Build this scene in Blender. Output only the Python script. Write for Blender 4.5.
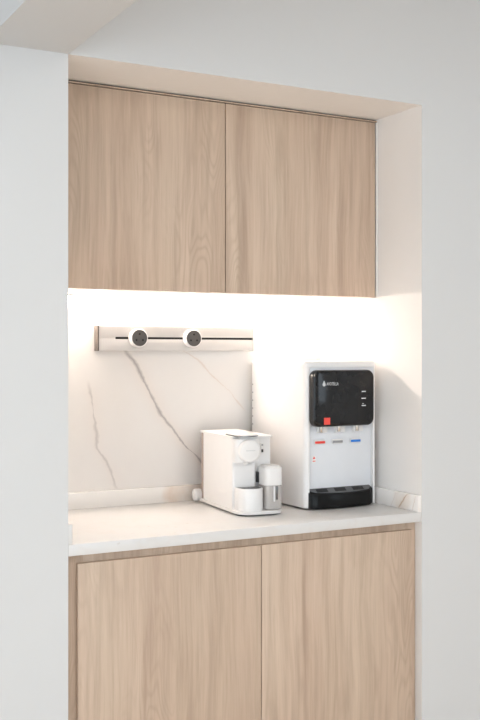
import bpy, bmesh, math, random
from mathutils import Vector, Matrix
random.seed(4)
for o in list(bpy.data.objects):
    bpy.data.objects.remove(o, do_unlink=True)
scene = bpy.context.scene
C = scene.collection
PI = math.pi
ZC = 0.90                      # height of the worktop above the floor
W = 1.20                       # width of the niche
D = 0.604                      # depth of the niche to the marble
ZT = ZC + 1.3257               # niche head / beam soffit
CEIL = 2.80

# ------------------------------------------------------------------ camera
cam_d = bpy.data.cameras.new('camera')
cam = bpy.data.objects.new('camera', cam_d)
C.objects.link(cam)
cam.location = (-0.9068, -2.6544, ZC + 0.5209)
cam.rotation_euler = (PI / 2, 0, -0.4953)
cam_d.sensor_fit = 'VERTICAL'
cam_d.sensor_height = 36.0
cam_d.sensor_width = 24.0
cam_d.lens = 1024.56 / 720 * 36.0
cam_d.shift_y = -7.85 / 720
cam_d.clip_start = 0.05
scene.camera = cam

# ------------------------------------------------------------------ light
world = bpy.data.worlds.new('World')
scene.world = world
world.use_nodes = True
bg = world.node_tree.nodes['Background']
bg.inputs['Color'].default_value = (0.79, 0.90, 1.0, 1)
bg.inputs['Strength'].default_value = 2.3

def area(name, loc, rot, sx, sy, power, col):
    l = bpy.data.lights.new(name, 'AREA')
    l.shape = 'RECTANGLE'
    l.size = sx
    l.size_y = sy
    l.energy = power
    l.color = col
    o = bpy.data.objects.new(name, l)
    C.objects.link(o)
    o.location = loc
    o.rotation_euler = rot
    return o
# daylight entering by the window in the rear wall and the one in the left wall
area('window_daylight', (-0.6, -5.42, 1.25), (PI / 2, 0, 0), 3.0, 2.3, 4, (0.90, 0.965, 1.0))
area('side_window_daylight', (-3.12, -3.4, 1.20), (PI / 2, 0, -PI / 2), 3.2, 2.3, 22, (0.88, 0.965, 1.0))
# unseen overhead fill, added to brighten the worktop front
area('added_ceiling_fill', (0.9, -2.9, CEIL - 0.01), (0, 0, 0), 1.2, 1.2, 25, (1.0, 0.965, 0.92))

vs = scene.view_settings
vs.view_transform = 'Standard'
vs.look = 'None'
vs.gamma = 1.0
vs.exposure = 0.47
vs.use_curve_mapping = False
LED_STRENGTH = 76.0

# ------------------------------------------------------------------ materials
def srgb(r, g, b):
    f = lambda c: (c / 255 / 12.92) if c / 255 <= 0.04045 else ((c / 255 + 0.055) / 1.055) ** 2.4
    return (f(r), f(g), f(b), 1)

class NT:
    """small helper around a node tree"""
    def __init__(s, name):
        s.m = bpy.data.materials.new(name)
        s.m.use_nodes = True
        s.t = s.m.node_tree
        s.b = s.t.nodes['Principled BSDF']
    def n(s, kind, **kw):
        nd = s.t.nodes.new('ShaderNode' + kind)
        for k, v in kw.items():
            setattr(nd, k, v)
        return nd
    def l(s, a, b):
        s.t.links.new(a, b)
    def math(s, op, a, b=None, c=None, clamp=False):
        nd = s.n('Math', operation=op, use_clamp=clamp)
        for i, v in enumerate((a, b, c)):
            if v is None:
                continue
            if isinstance(v, (int, float)):
                nd.inputs[i].default_value = v
            else:
                s.l(v, nd.inputs[i])
        return nd.outputs[0]
    def noise(s, vec, scale, detail=3, rough=0.5, dist=0.0):
        nd = s.n('TexNoise')
        nd.inputs['Scale'].default_value = scale
        nd.inputs['Detail'].default_value = detail
        nd.inputs['Roughness'].default_value = rough
        nd.inputs['Distortion'].default_value = dist
        if vec is not None:
            s.l(vec, nd.inputs['Vector'])
        return nd.outputs['Fac']
    def mapping(s, vec, scale=(1, 1, 1), loc=(0, 0, 0), rot=(0, 0, 0)):
        nd = s.n('Mapping')
        nd.inputs['Scale'].default_value = scale
        nd.inputs['Location'].default_value = loc
        nd.inputs['Rotation'].default_value = rot
        s.l(vec, nd.inputs['Vector'])
        return nd.outputs[0]
    def ramp(s, fac, stops, interp='LINEAR'):
        nd = s.n('ValToRGB')
        cr = nd.color_ramp
        cr.interpolation = interp
        while len(cr.elements) < len(stops):
            cr.elements.new(0.5)
        for e, (p, c) in zip(cr.elements, stops):
            e.position = p
            e.color = c if len(c) == 4 else (*c, 1)
        s.l(fac, nd.inputs[0])
        return nd.outputs[0]
    def mix(s, fac, a, b, blend='MIX'):
        nd = s.n('Mix', data_type='RGBA', blend_type=blend)
        if isinstance(fac, (int, float)):
            nd.inputs[0].default_value = fac
        else:
            s.l(fac, nd.inputs[0])
        for i, v in ((6, a), (7, b)):
            if isinstance(v, tuple):
                nd.inputs[i].default_value = v
            else:
                s.l(v, nd.inputs[i])
        return nd.outputs[2]
    def bump(s, h, strength, dist=0.001):
        nd = s.n('Bump')
        nd.inputs['Strength'].default_value = strength
        nd.inputs['Distance'].default_value = dist
        s.l(h, nd.inputs['Height'])
        s.l(nd.outputs[0], s.b.inputs['Normal'])

def plain(name, col, rough=0.5, metal=0.0, spec=0.5, var=0.02, scale=30.0, coat=0.0, trans=0.0):
    t = NT(name)
    tc = t.n('TexCoord').outputs['Object']
    f = t.noise(tc, scale, 3)
    a = tuple(max(0, c * (1 - var)) for c in col[:3]) + (1,)
    b = tuple(min(1, c * (1 + var)) for c in col[:3]) + (1,)
    t.l(t.ramp(f, [(0.3, a), (0.7, b)]), t.b.inputs['Base Color'])
    t.b.inputs['Roughness'].default_value = rough
    t.b.inputs['Metallic'].default_value = metal
    t.b.inputs['Specular IOR Level'].default_value = spec
    t.b.inputs['Coat Weight'].default_value = coat
    t.b.inputs['Coat Roughness'].default_value = 0.08
    t.b.inputs['Transmission Weight'].default_value = trans
    return t.m

def paint(name, col):
    t = NT(name)
    tc = t.n('TexCoord').outputs['Object']
    f = t.noise(tc, 1.3, 3)
    a = tuple(c * 0.985 for c in col[:3]) + (1,)
    t.l(t.mix(f, a, col), t.b.inputs['Base Color'])
    t.b.inputs['Roughness'].default_value = 0.75
    t.b.inputs['Specular IOR Level'].default_value = 0.25
    t.bump(t.noise(tc, 260, 2), 0.06, 0.0006)
    return t.m

def wood(name, light, mid, dark, seed=0.0):
    """pale ash-like laminate, grain upright (local z)"""
    t = NT(name)
    tc = t.n('TexCoord').outputs['Object']
    rnd = t.n('ObjectInfo').outputs['Random']
    off = t.n('CombineXYZ')
    t.l(t.math('MULTIPLY', rnd, 37.0), off.inputs[0])
    t.l(t.math('MULTIPLY_ADD', rnd, 19.0, seed), off.inputs[1])
    t.l(t.math('MULTIPLY', rnd, 11.0), off.inputs[2])
    add = t.n('VectorMath', operation='ADD')
    t.l(tc, add.inputs[0])
    t.l(off.outputs[0], add.inputs[1])
    v = add.outputs[0]
    # board-wide tone, streaks, fine pores
    warp = t.noise(t.mapping(v, (5, 5, 1.6)), 1.0, 2)
    wx = t.n('CombineXYZ')
    t.l(t.math('MULTIPLY', warp, 0.05), wx.inputs[0])
    add2 = t.n('VectorMath', operation='ADD')
    t.l(v, add2.inputs[0])
    t.l(wx.outputs[0], add2.inputs[1])
    w2 = add2.outputs[0]
    broad = t.noise(t.mapping(w2, (11, 11, 0.30)), 1.0, 3, 0.55)
    streak = t.noise(t.mapping(w2, (42, 42, 1.9)), 1.0, 5, 0.62)
    fine = t.noise(t.mapping(w2, (240, 240, 5)), 1.0, 3, 0.6)
    # cathedral arches: contour lines of a stretched noise field
    field = t.noise(t.mapping(w2, (8.5, 8.5, 1.5), (3.1, 0, 1.7)), 1.0, 2, 0.45)
    ring = t.math('SINE', t.math('MULTIPLY', field, 170.0))
    ring = t.math('MULTIPLY_ADD', ring, 0.5, 0.5)
    ring = t.math('POWER', ring, 2.2)
    spot = t.noise(t.mapping(v, (6.5, 6.5, 1.6), (9, 2, 5)), 1.0, 2)
    spot = t.math('MULTIPLY_ADD', spot, 6.0, -2.85, clamp=True)
    base = t.ramp(broad, [(0.30, dark), (0.46, mid), (0.62, light), (0.78, mid)])
    s1 = t.ramp(streak, [(0.34, dark), (0.52, mid), (0.70, light)])
    col = t.mix(0.58, base, s1)
    col = t.mix(t.math('MULTIPLY', t.math('MULTIPLY', ring, spot), 0.36), col, dark)
    col = t.mix(t.math('MULTIPLY', t.ramp(fine, [(0.55, (0, 0, 0, 1)), (0.75, (1, 1, 1, 1))]), 0.36), col, dark)
    blot = t.noise(t.mapping(w2, (16, 16, 4.5), (1, 7, 3)), 1.0, 3, 0.5)
    col = t.mix(t.math('MULTIPLY', t.math('MULTIPLY_ADD', blot, 5.0, -2.9, clamp=True), 0.45), col, dark)
    hue = t.noise(t.mapping(v, (9, 9, 0.7), (5, 1, 8)), 1.0, 2)
    col = t.mix(t.math('MULTIPLY_ADD', hue, 1.2, -0.35, clamp=True), t.mix(1.0, col, (1.0, 0.97, 0.95, 1), 'MULTIPLY'), t.mix(1.0, col, (0.985, 1.0, 0.965, 1), 'MULTIPLY'))
    t.l(col, t.b.inputs['Base Color'])
    t.b.inputs['Roughness'].default_value = 0.48
    t.b.inputs['Specular IOR Level'].default_value = 0.35
    t.bump(fine, 0.10, 0.0005)
    return t.m

def marble(name, veins, blobs=(), axis='X', base=(0.77, 0.742, 0.715, 1), rough=0.18):
    """white marble; veins = list of (points[(z, x)], half width, strength, colour), measured in metres"""
    t = NT(name)
    tc = t.n('TexCoord').outputs['Object']
    sep = t.n('SeparateXYZ')
    t.l(tc, sep.inputs[0])
    n1 = t.math('SUBTRACT', t.noise(tc, 9, 4, 0.6), 0.5)
    n2 = t.math('SUBTRACT', t.noise(tc, 40, 3, 0.6), 0.5)
    n3 = t.noise(t.mapping(tc, (1, 1, 1), (4, 1, 7)), 7, 4, 0.65)
    x = sep.outputs[0] if axis == 'X' else sep.outputs[1]
    z = sep.outputs[2]
    x = t.math('ADD', x, t.math('MULTIPLY_ADD', n1, 0.030, t.math('MULTIPLY', n2, 0.010)))
    cloud = t.noise(t.mapping(tc, (2.0, 2.0, 1.1), (2, 3, 1), (0, 0.5, 0)), 1.3, 5, 0.6)
    col = t.mix(t.math('MULTIPLY_ADD', cloud, 1.6, -0.55, clamp=True), base, tuple(c * k for c, k in zip(base[:3], (0.93, 0.915, 0.90))) + (1,))
    for pts, hw, strength, vc in veins:
        zs = [p[0] for p in pts]
        xs = [p[1] for p in pts]
        z0, z1 = min(zs), max(zs)
        x0, x1 = min(xs) - 0.01, max(xs) + 0.01
        fc = t.n('FloatCurve')
        cv = fc.mapping.curves[0]
        norm = sorted(((a - z0) / (z1 - z0), (b - x0) / (x1 - x0)) for a, b in pts)
        while len(cv.points) < len(norm):
            cv.points.new(0.5, 0.5)
        for p, q in zip(cv.points, norm):
            p.location = q
        fc.mapping.update()
        u = t.math('MULTIPLY_ADD', z, 1 / (z1 - z0), -z0 / (z1 - z0))
        t.l(t.math('ADD', u, 0.0, clamp=True), fc.inputs['Value'])
        cx = t.math('MULTIPLY_ADD', fc.outputs[0], x1 - x0, x0)
        dist = t.math('ABSOLUTE', t.math('SUBTRACT', x, cx))
        width = t.math('MAXIMUM', t.math('MULTIPLY_ADD', n3, hw * 6.0, hw * -2.0), hw * 0.25)
        core = t.math('SUBTRACT', 1.0, t.math('DIVIDE', dist, width), clamp=True)
        halo = t.math('SUBTRACT', 1.0, t.math('DIVIDE', dist, hw * 9), clamp=True)
        inside = t.math('MULTIPLY', t.math('LESS_THAN', t.math('ABSOLUTE', t.math('SUBTRACT', u, 0.5)), 0.5), 1.0)
        fade = t.math('MULTIPLY', t.math('MULTIPLY', u, 8.0, clamp=True), t.math('MULTIPLY', t.math('SUBTRACT', 1.0, u), 8.0, clamp=True))
        core = t.math('MULTIPLY', t.math('MULTIPLY', core, strength), t.math('MULTIPLY', inside, fade), clamp=True)
        halo = t.math('MULTIPLY', t.math('MULTIPLY', t.math('POWER', halo, 2.0), strength * 0.42), t.math('MULTIPLY', inside, fade))
        col = t.mix(halo, col, (0.70, 0.60, 0.53, 1))
        col = t.mix(core, col, vc)
    for (bx, bz, rx, rz, vc, st) in blobs:
        dx = t.math('DIVIDE', t.math('SUBTRACT', x, bx), rx)
        dz = t.math('DIVIDE', t.math('SUBTRACT', z, bz), rz)
        r = t.math('SQRT', t.math('ADD', t.math('MULTIPLY', dx, dx), t.math('MULTIPLY', dz, dz)))
        m = t.math('MULTIPLY_ADD', r, -2.5, 2.8, clamp=True)
        m = t.math('MULTIPLY', m, t.math('MULTIPLY_ADD', n3, 1.6, -0.25, clamp=True))
        col = t.mix(t.math('MULTIPLY', m, st), col, vc)
    t.l(col, t.b.inputs['Base Color'])
    t.b.inputs['Roughness'].default_value = rough
    return t.m

def quartz(name):
    t = NT(name)
    tc = t.n('TexCoord').outputs['Object']
    cloud = t.noise(tc, 5, 4, 0.6)
    col = t.mix(cloud, (0.67, 0.66, 0.65, 1), (0.71, 0.70, 0.69, 1))
    fleck = t.ramp(t.noise(tc, 38, 2, 0.5), [(0.70, (0, 0, 0, 1)), (0.76, (1, 1, 1, 1))])
    col = t.mix(t.math('MULTIPLY', fleck, 0.45), col, (0.52, 0.47, 0.42, 1))
    vein = t.math('ABSOLUTE', t.math('SUBTRACT', t.noise(tc, 3.2, 4, 0.6), 0.5))
    vein = t.math('MULTIPLY_ADD', vein, -40.0, 1.0, clamp=True)
    col = t.mix(t.math('MULTIPLY', vein, 0.12), col, (0.62, 0.53, 0.46, 1))
    t.l(col, t.b.inputs['Base Color'])
    t.b.inputs['Roughness'].default_value = 0.30
    return t.m

def emit(name, col, strength):
    t = NT(name)
    tc = t.n('TexCoord').outputs['Object']
    f = t.noise(tc, 4, 1)
    c2 = tuple(c * 0.98 for c in col[:3]) + (1,)
    t.l(t.mix(f, col, c2), t.b.inputs['Emission Color'])
    t.b.inputs['Emission Strength'].default_value = strength
    t.b.inputs['Base Color'].default_value = (0.8, 0.8, 0.8, 1)
    return t.m

def oak_floor(name):
    t = NT(name)
    tc = t.n('TexCoord').outputs['Object']
    a = t.noise(t.mapping(tc, (1.5, 40, 1)), 1.0, 4)
    t.l(t.ramp(a, [(0.3, (0.70, 0.53, 0.38, 1)), (0.7, (0.80, 0.64, 0.49, 1))]), t.b.inputs['Base Color'])
    t.b.inputs['Roughness'].default_value = 0.45
    return t.m

M = {}
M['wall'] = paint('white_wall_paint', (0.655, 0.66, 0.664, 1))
M['niche_bounce'] = paint('white_paint_niche_bounce', (0.90, 0.865, 0.835, 1))  # wall white lifted and warmed, bounced light inside the niche as colour
M['ceil'] = paint('white_ceiling_paint', (0.86, 0.855, 0.845, 1))
M['floor'] = oak_floor('oak_floor')
WL, WM, WD = (0.645, 0.520, 0.416, 1), (0.553, 0.428, 0.335, 1), (0.400, 0.297, 0.226, 1)
M['wood_up'] = wood('pale_ash_laminate', WL, WM, WD, 0.0)
M['wood_lo'] = wood('pale_ash_laminate_base', WL, WM, WD, 5.0)
M['carcass'] = plain('white_melamine', (0.78, 0.75, 0.70, 1), 0.5)
M['quartz'] = quartz('pale_quartz')
GREYV = (0.33, 0.30, 0.29, 1)
GOLDV = (0.50, 0.32, 0.20, 1)
M['marble'] = marble('veined_marble', [
    ([(0.56, 0.394), (0.525, 0.408), (0.48, 0.445), (0.411, 0.486), (0.327, 0.531), (0.263, 0.576), (0.195, 0.634), (0.139, 0.693), (0.06, 0.76)], 0.0085, 0.85, GREYV),
    ([(0.43, 0.278), (0.394, 0.282), (0.344, 0.293), (0.259, 0.304), (0.209, 0.307), (0.157, 0.336), (0.105, 0.361), (0.04, 0.389)], 0.0065, 0.5, GREYV),
    ([(0.665, 0.225), (0.645, 0.247), (0.62, 0.277), (0.59, 0.312)], 0.0035, 0.6, GREYV),
    ([(0.54, 0.60), (0.49, 0.685), (0.455, 0.72), (0.39, 0.80), (0.30, 0.88)], 0.005, 0.30, GOLDV),
])
M['marble_back'] = marble('blotched_marble_upstand', [], [(0.63, 0.028, 0.085, 0.06, (0.60, 0.40, 0.25, 1), 0.75)], base=(0.83, 0.805, 0.775, 1))  # no veins here, one orange-brown blotch near the middle
M['marble_side'] = marble('veined_marble_end_upstand', [
    ([(0.0, 0.105), (0.015, 0.092), (0.03, 0.079), (0.041, 0.069), (0.056, 0.045)], 0.0045, 0.9, (0.46, 0.30, 0.18, 1)),
    ([(0.0, 0.028), (0.02, 0.020), (0.056, 0.008)], 0.003, 0.3, GOLDV),
    ([(0.0, 0.150), (0.02, 0.138), (0.056, 0.118)], 0.003, 0.25, GOLDV)], [(0.085, 0.03, 0.05, 0.05, (0.66, 0.50, 0.36, 1), 0.45)], axis='Y', base=(0.90, 0.865, 0.835, 1))
M['white'] = plain('gloss_white_plastic', (0.79, 0.775, 0.765, 1), 0.28, var=0.008)
M['white_satin'] = plain('satin_white_plastic', (0.76, 0.74, 0.725, 1), 0.42, var=0.01)
M['cool_white'] = plain('cool_white_plastic', (0.70, 0.715, 0.745, 1), 0.35, var=0.008)
M['black'] = plain('gloss_black_glass', (0.010, 0.010, 0.011, 1), 0.05, var=0.1, spec=0.35)
M['black_satin'] = plain('black_plastic', (0.016, 0.016, 0.017, 1), 0.28, var=0.1)
M['black_matte'] = plain('matte_black_plastic', (0.008, 0.008, 0.008, 1), 0.7, var=0.1)
M['steel'] = plain('brushed_steel', (0.62, 0.61, 0.60, 1), 0.25, 1.0)
M['chrome_dark'] = plain('dark_chrome', (0.22, 0.215, 0.21, 1), 0.25, 1.0)
M['rail'] = plain('champagne_white_aluminium', (0.60, 0.575, 0.555, 1), 0.38, 0.0, var=0.01)
M['rail_cap'] = plain('taupe_end_cap', (0.11, 0.092, 0.08, 1), 0.4)
M['socket_grey'] = plain('anthracite_plastic', (0.085, 0.078, 0.074, 1), 0.5)
M['red'] = plain('coral_red_sticker', (0.80, 0.075, 0.055, 1), 0.5)
M['red_lever'] = plain('red_plastic', (0.78, 0.06, 0.045, 1), 0.4)
M['blue_lever'] = plain('blue_plastic', (0.012, 0.17, 0.62, 1), 0.4)
M['grey_lever'] = plain('grey_plastic', (0.30, 0.30, 0.31, 1), 0.4)
M['print_soft'] = plain('pale_grey_print', (0.66, 0.66, 0.65, 1), 0.4)
M['print'] = plain('pale_print', (0.62, 0.64, 0.65, 1), 0.5)
M['jug'] = plain('smoked_clear_plastic', (0.70, 0.655, 0.62, 1), 0.12, var=0.01, trans=0.35)
M['tank'] = plain('clear_tank_plastic', (0.66, 0.54, 0.47, 1), 0.15, var=0.01, trans=0.35)
M['grid'] = plain('grey_drip_grid', (0.16, 0.16, 0.158, 1), 0.4)
M['tray_grid'] = plain('charcoal_tray_grid', (0.085, 0.085, 0.087, 1), 0.35)
M['black_tray'] = plain('black_tray_plastic', (0.010, 0.010, 0.010, 1), 0.16, var=0.1, spec=0.12)
M['gap_shade'] = plain('dark_gap_shade', (0.05, 0.038, 0.03, 1), 0.8)  # near-black brown that paints shade into the cabinet gaps
M['led'] = emit('warm_led_diffuser', (1.0, 0.87, 0.765, 1), LED_STRENGTH)

# ------------------------------------------------------------------ mesh helpers
def to_obj(name, bm, mat, parent=None, smooth=True, origin=None):
    bmesh.ops.recalc_face_normals(bm, faces=bm.faces[:])
    if origin is not None:
        bmesh.ops.translate(bm, verts=bm.verts[:], vec=-Vector(origin))
    me = bpy.data.meshes.new(name)
    bm.to_mesh(me)
    bm.free()
    me.materials.append(mat)
    if smooth:
        for p in me.polygons:
            p.use_smooth = True
        me.set_sharp_from_angle(angle=math.radians(32))
    o = bpy.data.objects.new(name, me)
    C.objects.link(o)
    if origin is not None:
        o.location = origin
    if parent is not None:
        o.parent = parent
    return o

def tag(o, label=None, cat=None, group=None, kind=None):
    for k, v in (('label', label), ('category', cat), ('group', group), ('kind', kind)):
        if v:
            o[k] = v
    return o

def thing(name, label, cat, loc, rz=0.0, group=None):
    o = bpy.data.objects.new(name, None)
    C.objects.link(o)
    o.location = loc
    o.rotation_euler = (0, 0, rz)
    o.empty_display_size = 0.05
    return tag(o, label, cat, group)

def add_box(bm, x0, x1, y0, y1, z0, z1, bevel=0.0, seg=2):
    vs_ = [bm.verts.new((x, y, z)) for x in (x0, x1) for y in (y0, y1) for z in (z0, z1)]
    q = [(0, 1, 3, 2), (4, 6, 7, 5), (0, 4, 5, 1), (2, 3, 7, 6), (0, 2, 6, 4), (1, 5, 7, 3)]
    fs = [bm.faces.new([vs_[i] for i in f]) for f in q]
    if bevel:
        es = list({e for f in fs for e in f.edges})
        bmesh.ops.bevel(bm, geom=es, offset=bevel, segments=seg, affect='EDGES', profile=0.5)
    return bm

def box(x0, x1, y0, y1, z0, z1, bevel=0.0, seg=2):
    return add_box(bmesh.new(), x0, x1, y0, y1, z0, z1, bevel, seg)

def rrect(w, h, r, n=8, cx=0.0, cy=0.0):
    """rounded rectangle, r may be one value or (br, tr, tl, bl)"""
    if isinstance(r, (int, float)):
        r = (r, r, r, r)
    out = []
    for (sx, sy, a0), rr in zip(((1, -1, -PI / 2), (1, 1, 0), (-1, 1, PI / 2), (-1, -1, PI)), r):
        rr = max(rr, 0.0004)
        ox, oy = cx + sx * (w / 2 - rr), cy + sy * (h / 2 - rr)
        for i in range(n + 1):
            a = a0 + PI / 2 * i / n
            out.append((ox + rr * math.cos(a), oy + rr * math.sin(a)))
    return out

def loft(bm, loops, cap0=True, cap1=True):
    rows = [[bm.verts.new(p) for p in lp] for lp in loops]
    n = len(rows[0])
    for a, b in zip(rows, rows[1:]):
        for i in range(n):
            bm.faces.new((a[i], a[(i + 1) % n], b[(i + 1) % n], b[i]))
    if cap0:
        bm.faces.new(list(reversed(rows[0])))
    if cap1:
        bm.faces.new(rows[-1])
    return bm

def soft_prism(w, h, r, z0, z1, b0=0.0, b1=0.0, cx=0.0, cy=0.0, n=8, taper=0.0, seg=4):
    """upright rounded prism with rounded bottom and top rims"""
    def lp(inset, z):
        k = taper * (z - z0) / (z1 - z0)
        rr = tuple(max(q - inset, 0.0004) for q in (r if isinstance(r, tuple) else (r,) * 4))
        return [(x, y, z) for x, y in rrect(w - 2 * inset - k, h - 2 * inset - k, rr, n, cx, cy)]
    loops = []
    if b0:
        for i in range(seg):
            a = PI / 2 * i / seg
            loops.append(lp(b0 * (1 - math.sin(a)), z0 + b0 * (1 - math.cos(a))))
        loops.append(lp(0, z0 + b0))
    else:
        loops.append(lp(0, z0))
    if b1:
        loops.append(lp(0, z1 - b1))
        for i in range(1, seg + 1):
            a = PI / 2 * i / seg
            loops.append(lp(b1 * (1 - math.cos(a)), z1 - b1 + b1 * math.sin(a)))
    else:
        loops.append(lp(0, z1))
    return loft(bmesh.new(), loops)

def lathe(profile, n=28, axis='Z', o=(0, 0, 0), bm=None):
    """profile [(radius, t)] turned about an axis through o"""
    bm = bm or bmesh.new()
    loops = []
    for r, t_ in profile:
        lp = []
        for i in range(n):
            a = 2 * PI * i / n
            c, s = r * math.cos(a), r * math.sin(a)
            p = (c, s, t_) if axis == 'Z' else ((c, t_, s) if axis == 'Y' else (t_, c, s))
            lp.append((p[0] + o[0], p[1] + o[1], p[2] + o[2]))
        loops.append(lp)
    return loft(bm, loops)

def tube(pts, r, n=10):
    bm = bmesh.new()
    pts = [Vector(p) for p in pts]
    loops = []
    for i, p in enumerate(pts):
        d = (pts[min(i + 1, len(pts) - 1)] - pts[max(i - 1, 0)]).normalized()
        up = Vector((1, 0, 0)) if abs(d.x) < 0.9 else Vector((0, 0, 1))
        s1 = d.cross(up).normalized()
        s2 = d.cross(s1).normalized()
        loops.append([tuple(p + s1 * r * math.cos(2 * PI * k / n) + s2 * r * math.sin(2 * PI * k / n)) for k in range(n)])
    return loft(bm, loops)

def extrude_poly(pts, y0, y1):
    """polygon in (x, z) pushed from y0 to y1"""
    return loft(bmesh.new(), [[(x, y0, z) for x, z in pts], [(x, y1, z) for x, z in pts]])

def text_mesh(s, height, width, x, y, z):
    """lettering as thin raised mesh facing -y, lower left at (x, y, z)"""
    cu = bpy.data.curves.new('lettering', 'FONT')
    cu.body = s
    cu.size = 1.0
    cu.extrude = 0.02
    cu.resolution_u = 2
    tmp = bpy.data.objects.new('lettering', cu)
    C.objects.link(tmp)
    bpy.context.view_layer.update()
    me = bpy.data.meshes.new_from_object(tmp.evaluated_get(bpy.context.evaluated_depsgraph_get()))
    bpy.data.objects.remove(tmp, do_unlink=True)
    bm = bmesh.new()
    bm.from_mesh(me)
    xs = [v.co.x for v in bm.verts]
    ys = [v.co.y for v in bm.verts]
    w0, h0 = max(xs) - min(xs), max(ys) - min(ys)
    mx, my = min(xs), min(ys)
    for v in bm.verts:
        c = v.co.copy()
        v.co = (x + (c.x - mx) / w0 * width, y - c.z * 0.01, z + (c.y - my) / h0 * height)
    return bm

# ------------------------------------------------------------------ the room
RX0, RX1, RY0 = -3.2, 3.0, -5.5
bm = bmesh.new()
add_box(bm, RX0, 0, 0, 0.76, 0, CEIL)
def lift_reveals(o, test):
    """niche reveals take a lighter, warmer white with bounced light painted in"""
    o.data.materials.append(M['niche_bounce'])
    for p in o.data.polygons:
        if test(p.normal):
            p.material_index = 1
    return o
wl = lift_reveals(to_obj('wall_back', bm, M['wall'], smooth=False), lambda n: n.x > 0.5)
tag(wl, 'white painted wall to the left of the cabinet niche', kind='structure')
bm = bmesh.new()
add_box(bm, W, RX1, 0, 0.76, 0, CEIL)
tag(lift_reveals(to_obj('wall_back_right', bm, M['wall'], smooth=False), lambda n: n.x < -0.5), 'white painted wall to the right of the cabinet niche', kind='structure')
bm = bmesh.new()
add_box(bm, 0, W, 0, 0.76, ZT, CEIL)
tag(lift_reveals(to_obj('wall_back_header', bm, M['wall'], smooth=False), lambda n: n.z < -0.5), 'white painted wall band above the cabinet niche', kind='structure')
bm = bmesh.new()
add_box(bm, 0, W, D + 0.02, 0.76, 0, ZT)
tag(to_obj('wall_back_niche', bm, M['wall'], smooth=False), 'white wall at the back of the niche', kind='structure')
tag(to_obj('floor', box(RX0, RX1, RY0, 0.76, -0.05, 0), M['floor'], smooth=False), 'warm oak floor', kind='structure')
tag(to_obj('ceiling', box(RX0, RX1, RY0, 0.76, CEIL, CEIL + 0.05), M['ceil'], smooth=False), 'white ceiling', kind='structure')
# beam running from the wall towards the viewer
tag(to_obj('ceiling_beam', box(-0.2246, 0.0, RY0, 0.0, ZT, CEIL), M['wall'], smooth=False), 'boxed white ceiling beam running out from the wall', kind='structure')
def wall_with_hole(name, along, a0, a1, pos, h0, h1, z0, z1, label):
    bm = bmesh.new()
    for (p, q, za, zb) in ((a0, h0, 0, CEIL), (h1, a1, 0, CEIL), (h0, h1, 0, z0), (h0, h1, z1, CEIL)):
        if along == 'X':
            add_box(bm, p, q, pos - 0.1, pos, za, zb)
        else:
            add_box(bm, pos - 0.1, pos, p, q, za, zb)
    tag(to_obj(name, bm, M['wall'], smooth=False), label, kind='structure')
wall_with_hole('wall_rear', 'X', RX0, RX1, RY0, -2.1, 0.9, 0.1, 2.4, 'white rear wall with a wide window opening')
wall_with_hole('wall_left', 'Y', RY0, 0.76, RX0, -5.0, -1.8, 0.05, 2.35, 'white side wall with a window opening')
wall_with_hole('wall_right', 'Y', RY0, 0.76, RX1 + 0.1, -4.1, -3.05, 1.05, 2.3, 'white side wall with a narrow window opening')

# ------------------------------------------------------------------ marble behind the worktop
bm = box(0, W, 0, 0.018, 0.0, 0.71)
o = to_obj('marble_backsplash', bm, M['marble'], smooth=False)
o.location = (0, D, ZC)
tag(o, 'white marble backsplash slab with diagonal grey veins behind the machines', 'backsplash')

# ------------------------------------------------------------------ worktop with upstands
t = thing('worktop', 'pale stone worktop with low upstands across the niche', 'worktop', (0, 0, ZC))
to_obj('slab', box(0.0005, W - 0.0005, 0.0, D - 0.0005, -0.0312, 0, 0.0012), M['quartz'], t)
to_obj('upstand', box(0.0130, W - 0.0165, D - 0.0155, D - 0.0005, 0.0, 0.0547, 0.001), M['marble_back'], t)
to_obj('upstand', box(0.0005, 0.0125, 0.0005, D - 0.001, 0.0, 0.0547, 0.001), M['quartz'], t)
tag(to_obj('upstand', box(W - 0.0155, W - 0.0005, 0.0005, D - 0.001, 0.0, 0.0547, 0.001), M['marble_side'], t), 'end upstand with a golden brown vein')

# ------------------------------------------------------------------ base cabinet
t = thing('base_cabinet', 'pale wood base cabinet with two flat doors under the worktop', 'cabinet', (W / 2, 0.3, 0))
def part(name, bm, mat, root, smooth=True, center=None):
    """bm given in world coordinates, root unrotated"""
    if center is None:
        o = to_obj(name, bm, mat, root, smooth, origin=tuple(root.location))
        o.location = (0, 0, 0)
    else:
        o = to_obj(name, bm, mat, root, smooth, origin=center)
        o.location = Vector(center) - root.location
    return o
ZB = ZC - 0.0312
YF = 0.034
part('carcass', box(0.003, W - 0.003, YF + 0.022, D - 0.002, 0.10, ZB - 0.001), M['carcass'], t, False)
part('frame_stile', box(0.001, 0.0535, YF, YF + 0.022, 0.10, ZB - 0.001, 0.0006), M['wood_lo'], t, center=(0.017, YF, 0.5))
part('frame_stile', box(W - 0.0415, W - 0.001, YF, YF + 0.022, 0.10, ZB - 0.001, 0.0006), M['wood_lo'], t, center=(W - 0.011, YF, 0.5))
part('frame_rail', box(0.054, W - 0.042, YF, YF + 0.022, ZC - 0.0845, ZB - 0.001, 0.0006), M['wood_lo'], t, center=(W / 2, YF, 0.86))
part('door', box(0.0335, 0.6075, YF - 0.018, YF - 0.0008, 0.105, ZC - 0.0575, 0.0008), M['wood_lo'], t, center=(0.322, YF - 0.018, 0.47))
part('door', box(0.6105, W - 0.0245, YF - 0.018, YF - 0.0008, 0.105, ZC - 0.0575, 0.0008), M['wood_lo'], t, center=(0.893, YF - 0.018, 0.47))
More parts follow.
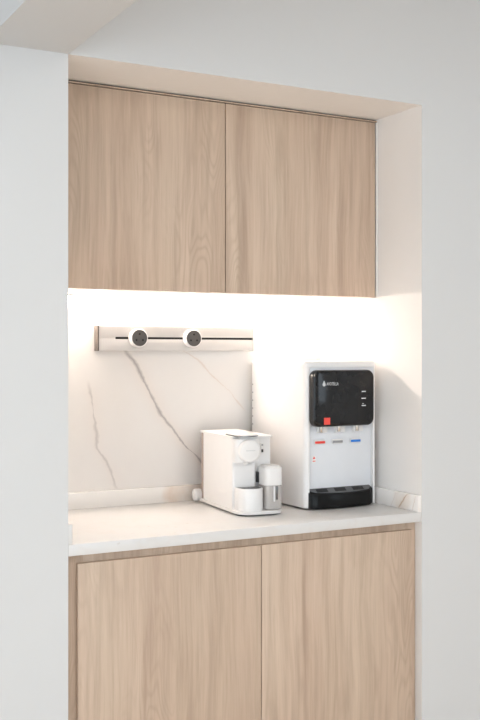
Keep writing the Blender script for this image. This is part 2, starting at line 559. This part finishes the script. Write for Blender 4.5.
part('kick_board', box(0.003, W - 0.003, YF + 0.05, YF + 0.066, 0.0, 0.10), M['wood_lo'], t, center=(W / 2, YF + 0.05, 0.05))

# ------------------------------------------------------------------ wall cabinet
t = thing('wall_cabinet', 'pale wood wall cabinet with two flat doors up to the niche head', 'cabinet', (W / 2, 0.42, ZC + 0.71))
YU = 0.2398
ZU0, ZU1 = ZC + 0.71, ZT
part('carcass', box(0.001, W - 0.0145, YU + 0.021, D - 0.001, ZU0 + 0.002, ZU1 - 0.001), M['carcass'], t, False)
part('gap_shade_strip', box(0.002, W - 0.001, YU + 0.012, YU + 0.0205, ZU1 - 0.030, ZU1 - 0.0005), M['gap_shade'], t, False)  # dark strips behind the gaps, their shade done by colour
part('gap_shade_strip', box(W - 0.0140, W - 0.001, YU + 0.012, YU + 0.0205, ZU0, ZU1 - 0.031), M['gap_shade'], t, False)
part('top_filler', box(0.002, W - 0.002, YU + 0.002, YU + 0.0115, ZU1 - 0.0092, ZU1 - 0.0045, 0.0004), M['wood_up'], t, center=(W / 2, YU + 0.002, ZU1 - 0.007))
part('side_filler', box(W - 0.0072, W - 0.0005, YU + 0.001, YU + 0.0115, ZU0, ZU1 - 0.0115, 0.0005), M['carcass'], t, center=(W - 0.005, YU, ZU0 + 0.3))
part('door', box(0.002, 0.6025, YU, YU + 0.0118, ZU0, ZU1 - 0.0125, 0.0008), M['wood_up'], t, center=(0.302, YU, ZU0 + 0.3))
part('door', box(0.6058, W - 0.0125, YU, YU + 0.0118, ZU0, ZU1 - 0.0125, 0.0008), M['wood_up'], t, center=(0.898, YU, ZU0 + 0.3))

# ------------------------------------------------------------------ light strip under the wall cabinet
t = thing('light_strip', 'warm glowing light strip under the wall cabinet', 'light', (W / 2, 0.58, ZU0))
part('channel', box(0.02, W - 0.02, 0.568, 0.592, ZU0 - 0.004, ZU0 + 0.0015), M['rail'], t, False)
part('diffuser', box(0.022, W - 0.022, 0.572, 0.588, ZU0 - 0.012, ZU0 - 0.0045, 0.001), M['led'], t, False)

# ------------------------------------------------------------------ power track with two plug-in sockets
RX = (0.297, 0.8905)
RZ = (ZC + 0.526, ZC + 0.609)
RYF = 0.570
t = thing('power_track', 'off white wall power track with a dark slot on the marble', 'power track', ((RX[0] + RX[1]) / 2, D, RZ[0]))
zm = ZC + 0.5685
part('housing', box(RX[0] + 0.006, RX[1] - 0.003, RYF + 0.004, D - 0.0005, RZ[0] + 0.001, RZ[1] - 0.001), M['rail'], t, False)
part('face_plate', box(RX[0] + 0.005, RX[1] - 0.002, RYF, RYF + 0.0038, zm + 0.0038, RZ[1], 0.0008), M['rail'], t)
part('face_plate', box(RX[0] + 0.005, RX[1] - 0.002, RYF, RYF + 0.0038, RZ[0], zm - 0.0038, 0.0008), M['rail'], t)
part('face_plate', box(RX[0] + 0.005, 0.360, RYF, RYF + 0.0038, zm - 0.0037, zm + 0.0037), M['rail'], t)
part('slot', box(0.3605, RX[1] - 0.0045, RYF + 0.0032, RYF + 0.0039, zm - 0.0037, zm + 0.0037), M['black_matte'], t, False)
part('end_cap', box(RX[0], RX[0] + 0.0048, RYF - 0.001, D - 0.0005, RZ[0] - 0.001, RZ[1] + 0.001, 0.001), M['rail_cap'], t)
part('end_cap', box(RX[1] - 0.0019, RX[1] + 0.001, RYF - 0.001, D - 0.0005, RZ[0] - 0.001, RZ[1] + 0.001, 0.0005), M['rail'], t)

def track_socket(x, label, rot):
    root = thing('track_socket', label, 'socket', (x, RYF, zm), 0, 'round sockets on the power track')
    R = 0.0315
    o = to_obj('body', lathe([(R - 0.004, -0.0005), (R, -0.004), (R, -0.022), (R - 0.0012, -0.0252), (R - 0.003, -0.0262)], 40, 'Y'), M['white'], root)
    f = to_obj('face', lathe([(R - 0.0042, -0.0225), (R - 0.0040, -0.0268), (R - 0.005, -0.0272), (0.004, -0.0268)], 40, 'Y'), M['socket_grey'], root)
    for k in range(3):
        a = PI / 2 + rot + 2 * PI * k / 3
        px, pz = 0.0135 * math.cos(a), 0.0135 * math.sin(a)
        to_obj('pin_hole', lathe([(0.0034, -0.0266), (0.0034, -0.0274), (0.0024, -0.0276)], 14, 'Y', (px, 0, pz)), M['black_matte'], f)
    return root
track_socket(0.4365, 'round grey socket on the power track, left of the two', 0.0)
track_socket(0.6395, 'round grey socket on the power track, right of the two', 0.0)

# ------------------------------------------------------------------ coffee machine (local frame: x right, y back, z up)
cm = thing('coffee_machine', 'white capsule coffee machine with a milk jug on the worktop', 'coffee machine', (0.627, 0.177, ZC + 0.0005), math.radians(-5))
MW = 0.154
def cp(name, bm, mat, parent=cm, smooth=True):
    return to_obj(name, bm, mat, parent, smooth)
# base tray on a dark foot
cp('foot', soft_prism(0.140, 0.33, 0.035, 0.0, 0.0045, cx=MW / 2, cy=0.180), M['black_matte'])
cp('base_tray', soft_prism(MW + 0.004, 0.366, (0.040, 0.012, 0.012, 0.050), 0.0045, 0.0155, 0.002, 0.003, cx=MW / 2, cy=0.185, n=10), M['white_satin'])
# main body: L-shaped plan, left half comes further forward as the brewing column
def fillet(pts, n=5):
    """polygon [(x, y, r)] with rounded corners"""
    out = []
    m = len(pts)
    for i in range(m):
        p, r = Vector(pts[i][:2]), pts[i][2]
        u = (Vector(pts[i - 1][:2]) - p).normalized()
        v = (Vector(pts[(i + 1) % m][:2]) - p).normalized()
        if r <= 0:
            out.append(tuple(p))
            continue
        a, b_ = p + u * r, p + v * r
        for k in range(n + 1):
            w_ = k / n
            out.append(tuple((1 - w_) ** 2 * a + 2 * w_ * (1 - w_) * p + w_ ** 2 * b_))
    return out
BW, YB = 0.146, 0.334
lp = fillet([(0, 0.072, 0.010), (0.088, 0.072, 0.018), (0.088, 0.090, 0.0), (BW, 0.090, 0.010), (BW, YB, 0.012), (0, YB, 0.012)])
loops = [[(x, y, z) for x, y in lp] for z in (0.0160, 0.2425)]
body = cp('body', loft(bmesh.new(), loops), M['white'])
# brewing head: block flush with the flank, flat underside, round disc on its nose
lp = fillet([(0, 0.044, 0.022), (0.087, 0.044, 0.024), (0.087, 0.0715, 0.0), (0, 0.0715, 0.0)], 8)
hd_ = cp('brewing_head', loft(bmesh.new(), [[(0.0435 + (x - 0.0435) * k, y, z) for x, y in lp] for k, z in ((0.985, 0.1675), (1.0, 0.169), (1.0, 0.2425))]), M['white'])
to_obj('nose_disc', lathe([(0.0365, 0.060), (0.0365, 0.0345), (0.0358, 0.0315), (0.0335, 0.0292), (0.028, 0.0278), (0.018, 0.0270), (0.006, 0.0268)], 44, 'Y', (0.0450, 0, 0.2045)), M['white'], hd_)
to_obj('name_mark', box(0.029, 0.061, 0.0262, 0.0272, 0.2050, 0.2085, 0.0003), M['print_soft'], hd_)
# lid and lever on top
cp('top_lid', soft_prism(BW + 0.003, YB - 0.070, (0.014, 0.012, 0.012, 0.012), 0.2430, 0.2495, 0.001, 0.003, cx=BW / 2, cy=(YB + 0.078) / 2, n=8), M['white'])
lev = cp('lever', soft_prism(0.078, 0.115, (0.036, 0.010, 0.010, 0.036), 0.2525, 0.2572, 0.0012, 0.0022, cx=0.0455, cy=0.090, n=12), M['white'])
to_obj('lever_rim', soft_prism(0.080, 0.117, (0.037, 0.010, 0.010, 0.037), 0.2500, 0.2523, 0.0, 0.0, cx=0.0455, cy=0.090, n=12), M['chrome_dark'], lev)
cp('lever_neck', box(0.018, 0.073, 0.052, 0.080, 0.2426, 0.2499), M['white_satin'])
# coffee spout below the head
cp('coffee_spout', lathe([(0.009, 0.1600), (0.011, 0.1674)], 18, 'Z', (0.0440, 0.0585, 0)), M['white_satin'])
# cup support with drip grid
def dshape(inset, n=22):
    r = 0.0430 - inset
    pts = [(0.0485 + r * math.cos(PI + PI * i / n), 0.0455 + r * math.sin(PI + PI * i / n)) for i in range(n + 1)]
    return pts + [(0.0485 + r, 0.067 - inset), (0.0485 - r, 0.067 - inset)]
loops = [[(x, y, z) for x, y in dshape(i)] for i, z in ((0.0, 0.0158), (0.0, 0.0845), (0.0012, 0.087), (0.0035, 0.087), (0.004, 0.0845))]
cs = cp('cup_support', loft(bmesh.new(), loops), M['white'])
to_obj('drip_grid', loft(bmesh.new(), [[(x, y, z) for x, y in dshape(0.0045)] for z in (0.0850, 0.0868)]), M['grid'], cs)
for k in range(5):
    xx = 0.0485 - 0.026 + 0.013 * k
    to_obj('grid_slot', box(xx - 0.002, xx + 0.002, 0.022, 0.058, 0.08685, 0.0873), M['black_satin'], cs)
# control plate on the right front
ctl = cp('control_panel', box(0.1075, 0.1215, 0.0875, 0.0905, 0.190, 0.224, 0.0012), M['white_satin'])
to_obj('button', box(0.1095, 0.1165, 0.0866, 0.0876, 0.1935, 0.2035, 0.0004), M['black_satin'], ctl)
to_obj('button', box(0.1100, 0.1160, 0.0866, 0.0876, 0.2150, 0.2200, 0.0004), M['grey_lever'], ctl)
cp('docking_port', box(0.0885, 0.0935, 0.066, 0.0895, 0.098, 0.132, 0.001), M['black_satin'])
# milk jug standing on the tray
mj = cp('milk_jug', soft_prism(0.058, 0.070, 0.014, 0.0165, 0.092, 0.003, 0.0, cx=0.1240, cy=0.050, n=8), M['jug'])
to_obj('jug_lid', soft_prism(0.063, 0.074, 0.018, 0.0925, 0.152, 0.003, 0.006, cx=0.1235, cy=0.050, n=8), M['white'], mj)
to_obj('lid_cap', soft_prism(0.052, 0.060, 0.016, 0.1522, 0.1560, 0.0, 0.002, cx=0.1235, cy=0.050, n=8), M['white_satin'], mj)
to_obj('milk_spout', box(0.1265, 0.1330, 0.0085, 0.0145, 0.048, 0.0915, 0.0015), M['chrome_dark'], mj)
to_obj('spout_sleeve', box(0.1180, 0.1235, 0.0095, 0.0145, 0.042, 0.0915, 0.0015), M['white'], mj)
# water tank at the rear
tk = cp('water_tank', soft_prism(0.138, 0.032, (0.004, 0.014, 0.014, 0.004), 0.0165, 0.2425, 0.002, 0.0, cx=0.0735, cy=0.3525, n=8), M['tank'])
to_obj('tank_lid', soft_prism(0.148, 0.0315, (0.004, 0.014, 0.014, 0.004), 0.2430, 0.2495, 0.001, 0.003, cx=0.0735, cy=0.3545, n=8), M['white'], tk)
cp('rear_foot', lathe([(0.004, -0.004), (0.017, -0.002), (0.021, 0.004), (0.021, 0.020), (0.018, 0.026), (0.006, 0.028)], 24, 'X', (-0.018, 0.3700, 0.0255)), M['white'])

# ------------------------------------------------------------------ water dispenser (world coordinates, z above worktop)
X0, X1, Y0, Y1, H = 0.882, 1.1670, 0.208, 0.575, 0.490
dp = thing('water_dispenser', 'white countertop water dispenser with a black glass front panel', 'water dispenser', ((X0 + X1) / 2, (Y0 + Y1) / 2, ZC + 0.0005))
def dpart(name, bm, mat, parent=None, smooth=True):
    bmesh.ops.translate(bm, verts=bm.verts[:], vec=(-(X0 + X1) / 2, -(Y0 + Y1) / 2, 0))
    return to_obj(name, bm, mat, parent or dp, smooth)
# shell: plan with a shallow bay in the front between two cheeks
ch, rec = 0.0115, 0.018
def plan():
    pts = []
    r = 0.0172
    for i in range(9):                                   # front left outer corner
        a = PI + PI / 2 * i / 8
        pts.append((X0 + r + r * math.cos(a), Y0 + r + r * math.sin(a)))
    pts += [(X0 + ch + 0.006, Y0), (X0 + ch + 0.0075, Y0 + 0.0015), (X0 + ch + 0.0075, Y0 + rec), (X1 - 0.0105, Y0 + rec), (X1 - 0.0105, Y0 + 0.0015), (X1 - 0.009, Y0)]
    r = 0.009
    for i in range(9):
        a = -PI / 2 + PI / 2 * i / 8
        pts.append((X1 - r + r * math.cos(a), Y0 + r + r * math.sin(a)))
    r = 0.012
    for i in range(5):
        a = PI / 2 * i / 4
        pts.append((X1 - r + r * math.cos(a), Y1 - r + r * math.sin(a)))
    for i in range(5):
        a = PI / 2 + PI / 2 * i / 4
        pts.append((X0 + r + r * math.cos(a), Y1 - r + r * math.sin(a)))
    return pts
bm = loft(bmesh.new(), [[(x, y, z) for x, y in plan()] for z in (0.006, H - 0.02)])
dpart('shell', bm, M['white'])
# cap that closes the top, full rounded plan, soft rim
bm = soft_prism(X1 - X0, Y1 - Y0, (0.009, 0.012, 0.012, 0.0172), H - 0.0199, H, 0.0, 0.009, cx=(X0 + X1) / 2, cy=(Y0 + Y1) / 2)
dpart('top_cover', bm, M['white'])
fx0, fx1 = X0 + ch + 0.008, X1 - 0.011
fp = dpart('front_panel', box(fx0, fx1, Y0 + rec - 0.0035, Y0 + rec - 0.0002, 0.012, 0.300, 0.0005), M['cool_white'])
dpart('hood', box(fx0, fx1, Y0 + 0.0005, Y0 + rec - 0.0005, 0.3005, H - 0.0205, 0.001), M['cool_white'])
for fx in (X0 + 0.035, X1 - 0.035):
    for fy in (Y0 + 0.045, Y1 - 0.035):
        dpart('foot', lathe([(0.012, 0.0), (0.014, 0.006)], 16, 'Z', (fx, fy, 0)), M['black_matte'])
dpart('base_shadow_plate', box(X0 + 0.012, X1 - 0.012, Y0 + 0.02, Y1 - 0.012, 0.003, 0.0058), M['black_matte'])
# vents along the rear of the left flank
for k in range(9):
    zz = 0.405 - 0.0285 * k
    dpart('vent', box(X0 - 0.0005, X0 + 0.004, Y1 - 0.018, Y1 - 0.011, zz - 0.002, zz + 0.002), M['grey_lever'])
# black glass head
PXc, PZc, PW, PH = 1.0195, 0.3675, 0.246, 0.187
def ploop(inset, y):
    return [(x, y, z) for x, z in rrect(PW - 2 * inset, PH - 2 * inset, max(0.025 - inset * 0.6, 0.006), 8, PXc, PZc)]
hd = dpart('display_housing', loft(bmesh.new(), [ploop(0.004, Y0 + 0.0002), ploop(0.0, Y0 - 0.004), ploop(0.0, Y0 - 0.020), ploop(0.0015, Y0 - 0.0235), ploop(0.003, Y0 - 0.0245)]), M['black_satin'])
gl = [(0.0032, -0.0246), (0.0036, -0.0270), (0.0050, -0.0282), (0.008, -0.0290), (0.014, -0.0297), (0.022, -0.0301), (0.032, -0.0303)]
dpart('display_glass', loft(bmesh.new(), [ploop(i, Y0 + y) for i, y in gl]), M['black'], hd)
yg = Y0 - 0.0304
# brand mark: droplet and lettering
dr = []
for i in range(20):
    a = -PI / 2 + 2 * PI * i / 20
    dr.append((0.9372 + 0.0058 * math.cos(a), 0.4135 + 0.0058 * math.sin(a)))
dr = [p for p in dr if p[1] < 0.4165]
dr.sort(key=lambda p: math.atan2(p[0] - 0.9372, -(p[1] - 0.4135)))
tip = (0.9372, 0.4270)
dr = dr + [tip]
dpart('droplet_mark', extrude_poly(dr, yg, yg - 0.0004), M['print'], hd, False)
dpart('brand_lettering', text_mesh('AVOTELLA', 0.0105, 0.047, 0.9470, yg, 0.4105), M['print'], hd, False)
dpart('sticker', box(0.9367, 0.9610, yg - 0.0008, yg, 0.2815, 0.3045), M['red'], hd, False)
for z_, x_, w_ in ((0.3885, 1.0875, 0.0165), (0.3655, 1.0862, 0.0180), (0.3412, 1.0875, 0.0165)):
    dpart('indicator_mark', box(x_, x_ + w_, yg - 0.0004, yg, z_ - 0.0016, z_ + 0.0016), M['print'], hd, False)
dpart('indicator_mark', box(1.0895, 1.0955, yg - 0.0004, yg, 0.3462, 0.3488), M['print'], hd, False)
# taps tucked under the head, and coloured push levers
ys = Y0 - 0.006
for x_, mat_, lab in ((0.953, 'red_lever', 'red push lever'), (1.0235, 'grey_lever', 'grey push lever'), (1.0965, 'blue_lever', 'blue push lever')):
    tp = dpart('tap', lathe([(0.0055, 0.2545), (0.0065, 0.256), (0.0070, 0.276)], 16, 'Z', (x_ - 0.008, ys + 0.006, 0)), M['steel'])
    dpart('tap_mount', box(x_ - 0.018, x_ + 0.020, Y0 + 0.003, Y0 + rec - 0.004, 0.252, 0.2745, 0.002), M['white'])
    x_ -= 0.008
    lv = dpart('push_lever', box(x_ - 0.021, x_ + 0.021, Y0 + 0.006, Y0 + rec - 0.004, 0.2135, 0.2290, 0.003), M['white'])
    tag(dpart('colour_strip', box(x_ - 0.0195, x_ + 0.0195, Y0 + 0.0045, Y0 + 0.0068, 0.2165, 0.2245, 0.0006), M[mat_], lv), lab)
wy = Y0 + rec - 0.0036
ws = dpart('warning_label', box(0.9195, 0.9330, wy - 0.0005, wy, 0.154, 0.1755), M['white'], fp, False)
dpart('warning_sign', extrude_poly([(0.9210, 0.1655), (0.9315, 0.1655), (0.92625, 0.1745)], wy - 0.0009, wy - 0.0005), M['red_lever'], fp, False)
dpart('warning_sign', box(0.9210, 0.9315, wy - 0.0009, wy - 0.0005, 0.1570, 0.1600), M['red_lever'], fp, False)
# drip tray, bowed front, slotted cover
def tray(inset, yoff=0.0, n=14):
    a0, a1 = fx0 - 0.006 + inset, fx1 - 0.003 - inset
    pts = []
    rc = 0.012
    for i in range(n + 1):
        s = i / n
        x = a0 + (a1 - a0) * s
        bow = 0.012 * (1 - (2 * s - 1) ** 2)
        edge = min(x - a0, a1 - x)
        cut = rc - math.sqrt(max(rc * rc - max(rc - edge, 0) ** 2, 0))
        pts.append((x, Y0 - 0.012 - bow + cut + inset))
    pts += [(a1, Y0 + rec - 0.004), (a0, Y0 + rec - 0.004)]
    return pts
# pieces in front of the cheeks stay clear of the shell: the tray starts just before it
def tray_front(inset, z0, slope=0.0):
    pts = tray(inset)
    out = []
    for x, y in pts:
        z = z0 + slope * (y - (Y0 - 0.024)) / 0.038
        if y > Y0:
            out.append((min(max(x, fx0 + 0.0003), fx1 - 0.0003), y, z))
        else:
            out.append((x, y, z))
    return out
tr = dpart('drip_tray', loft(bmesh.new(), [tray_front(0.002, 0.004), tray_front(0.0, 0.007), tray_front(0.0, 0.046, 0.015), tray_front(0.0012, 0.049, 0.015), tray_front(0.004, 0.050, 0.015)]), M['black_tray'])
cov = dpart('tray_cover', loft(bmesh.new(), [tray_front(0.0055, z, 0.015) for z in (0.0501, 0.0522)]), M['tray_grid'], tr)
for k in range(3):
    xc = 0.9480 + 0.0720 * k
    bm = box(xc - 0.022, xc + 0.022, Y0 - 0.012, Y0 + 0.008, 0.0523, 0.0530)
    for v in bm.verts:
        v.co.z += 0.015 * (v.co.y - (Y0 - 0.024)) / 0.038
        v.co.x += 0.25 * (v.co.y - Y0)
    dpart('tray_slot', bm, M['black_matte'], tr, False)
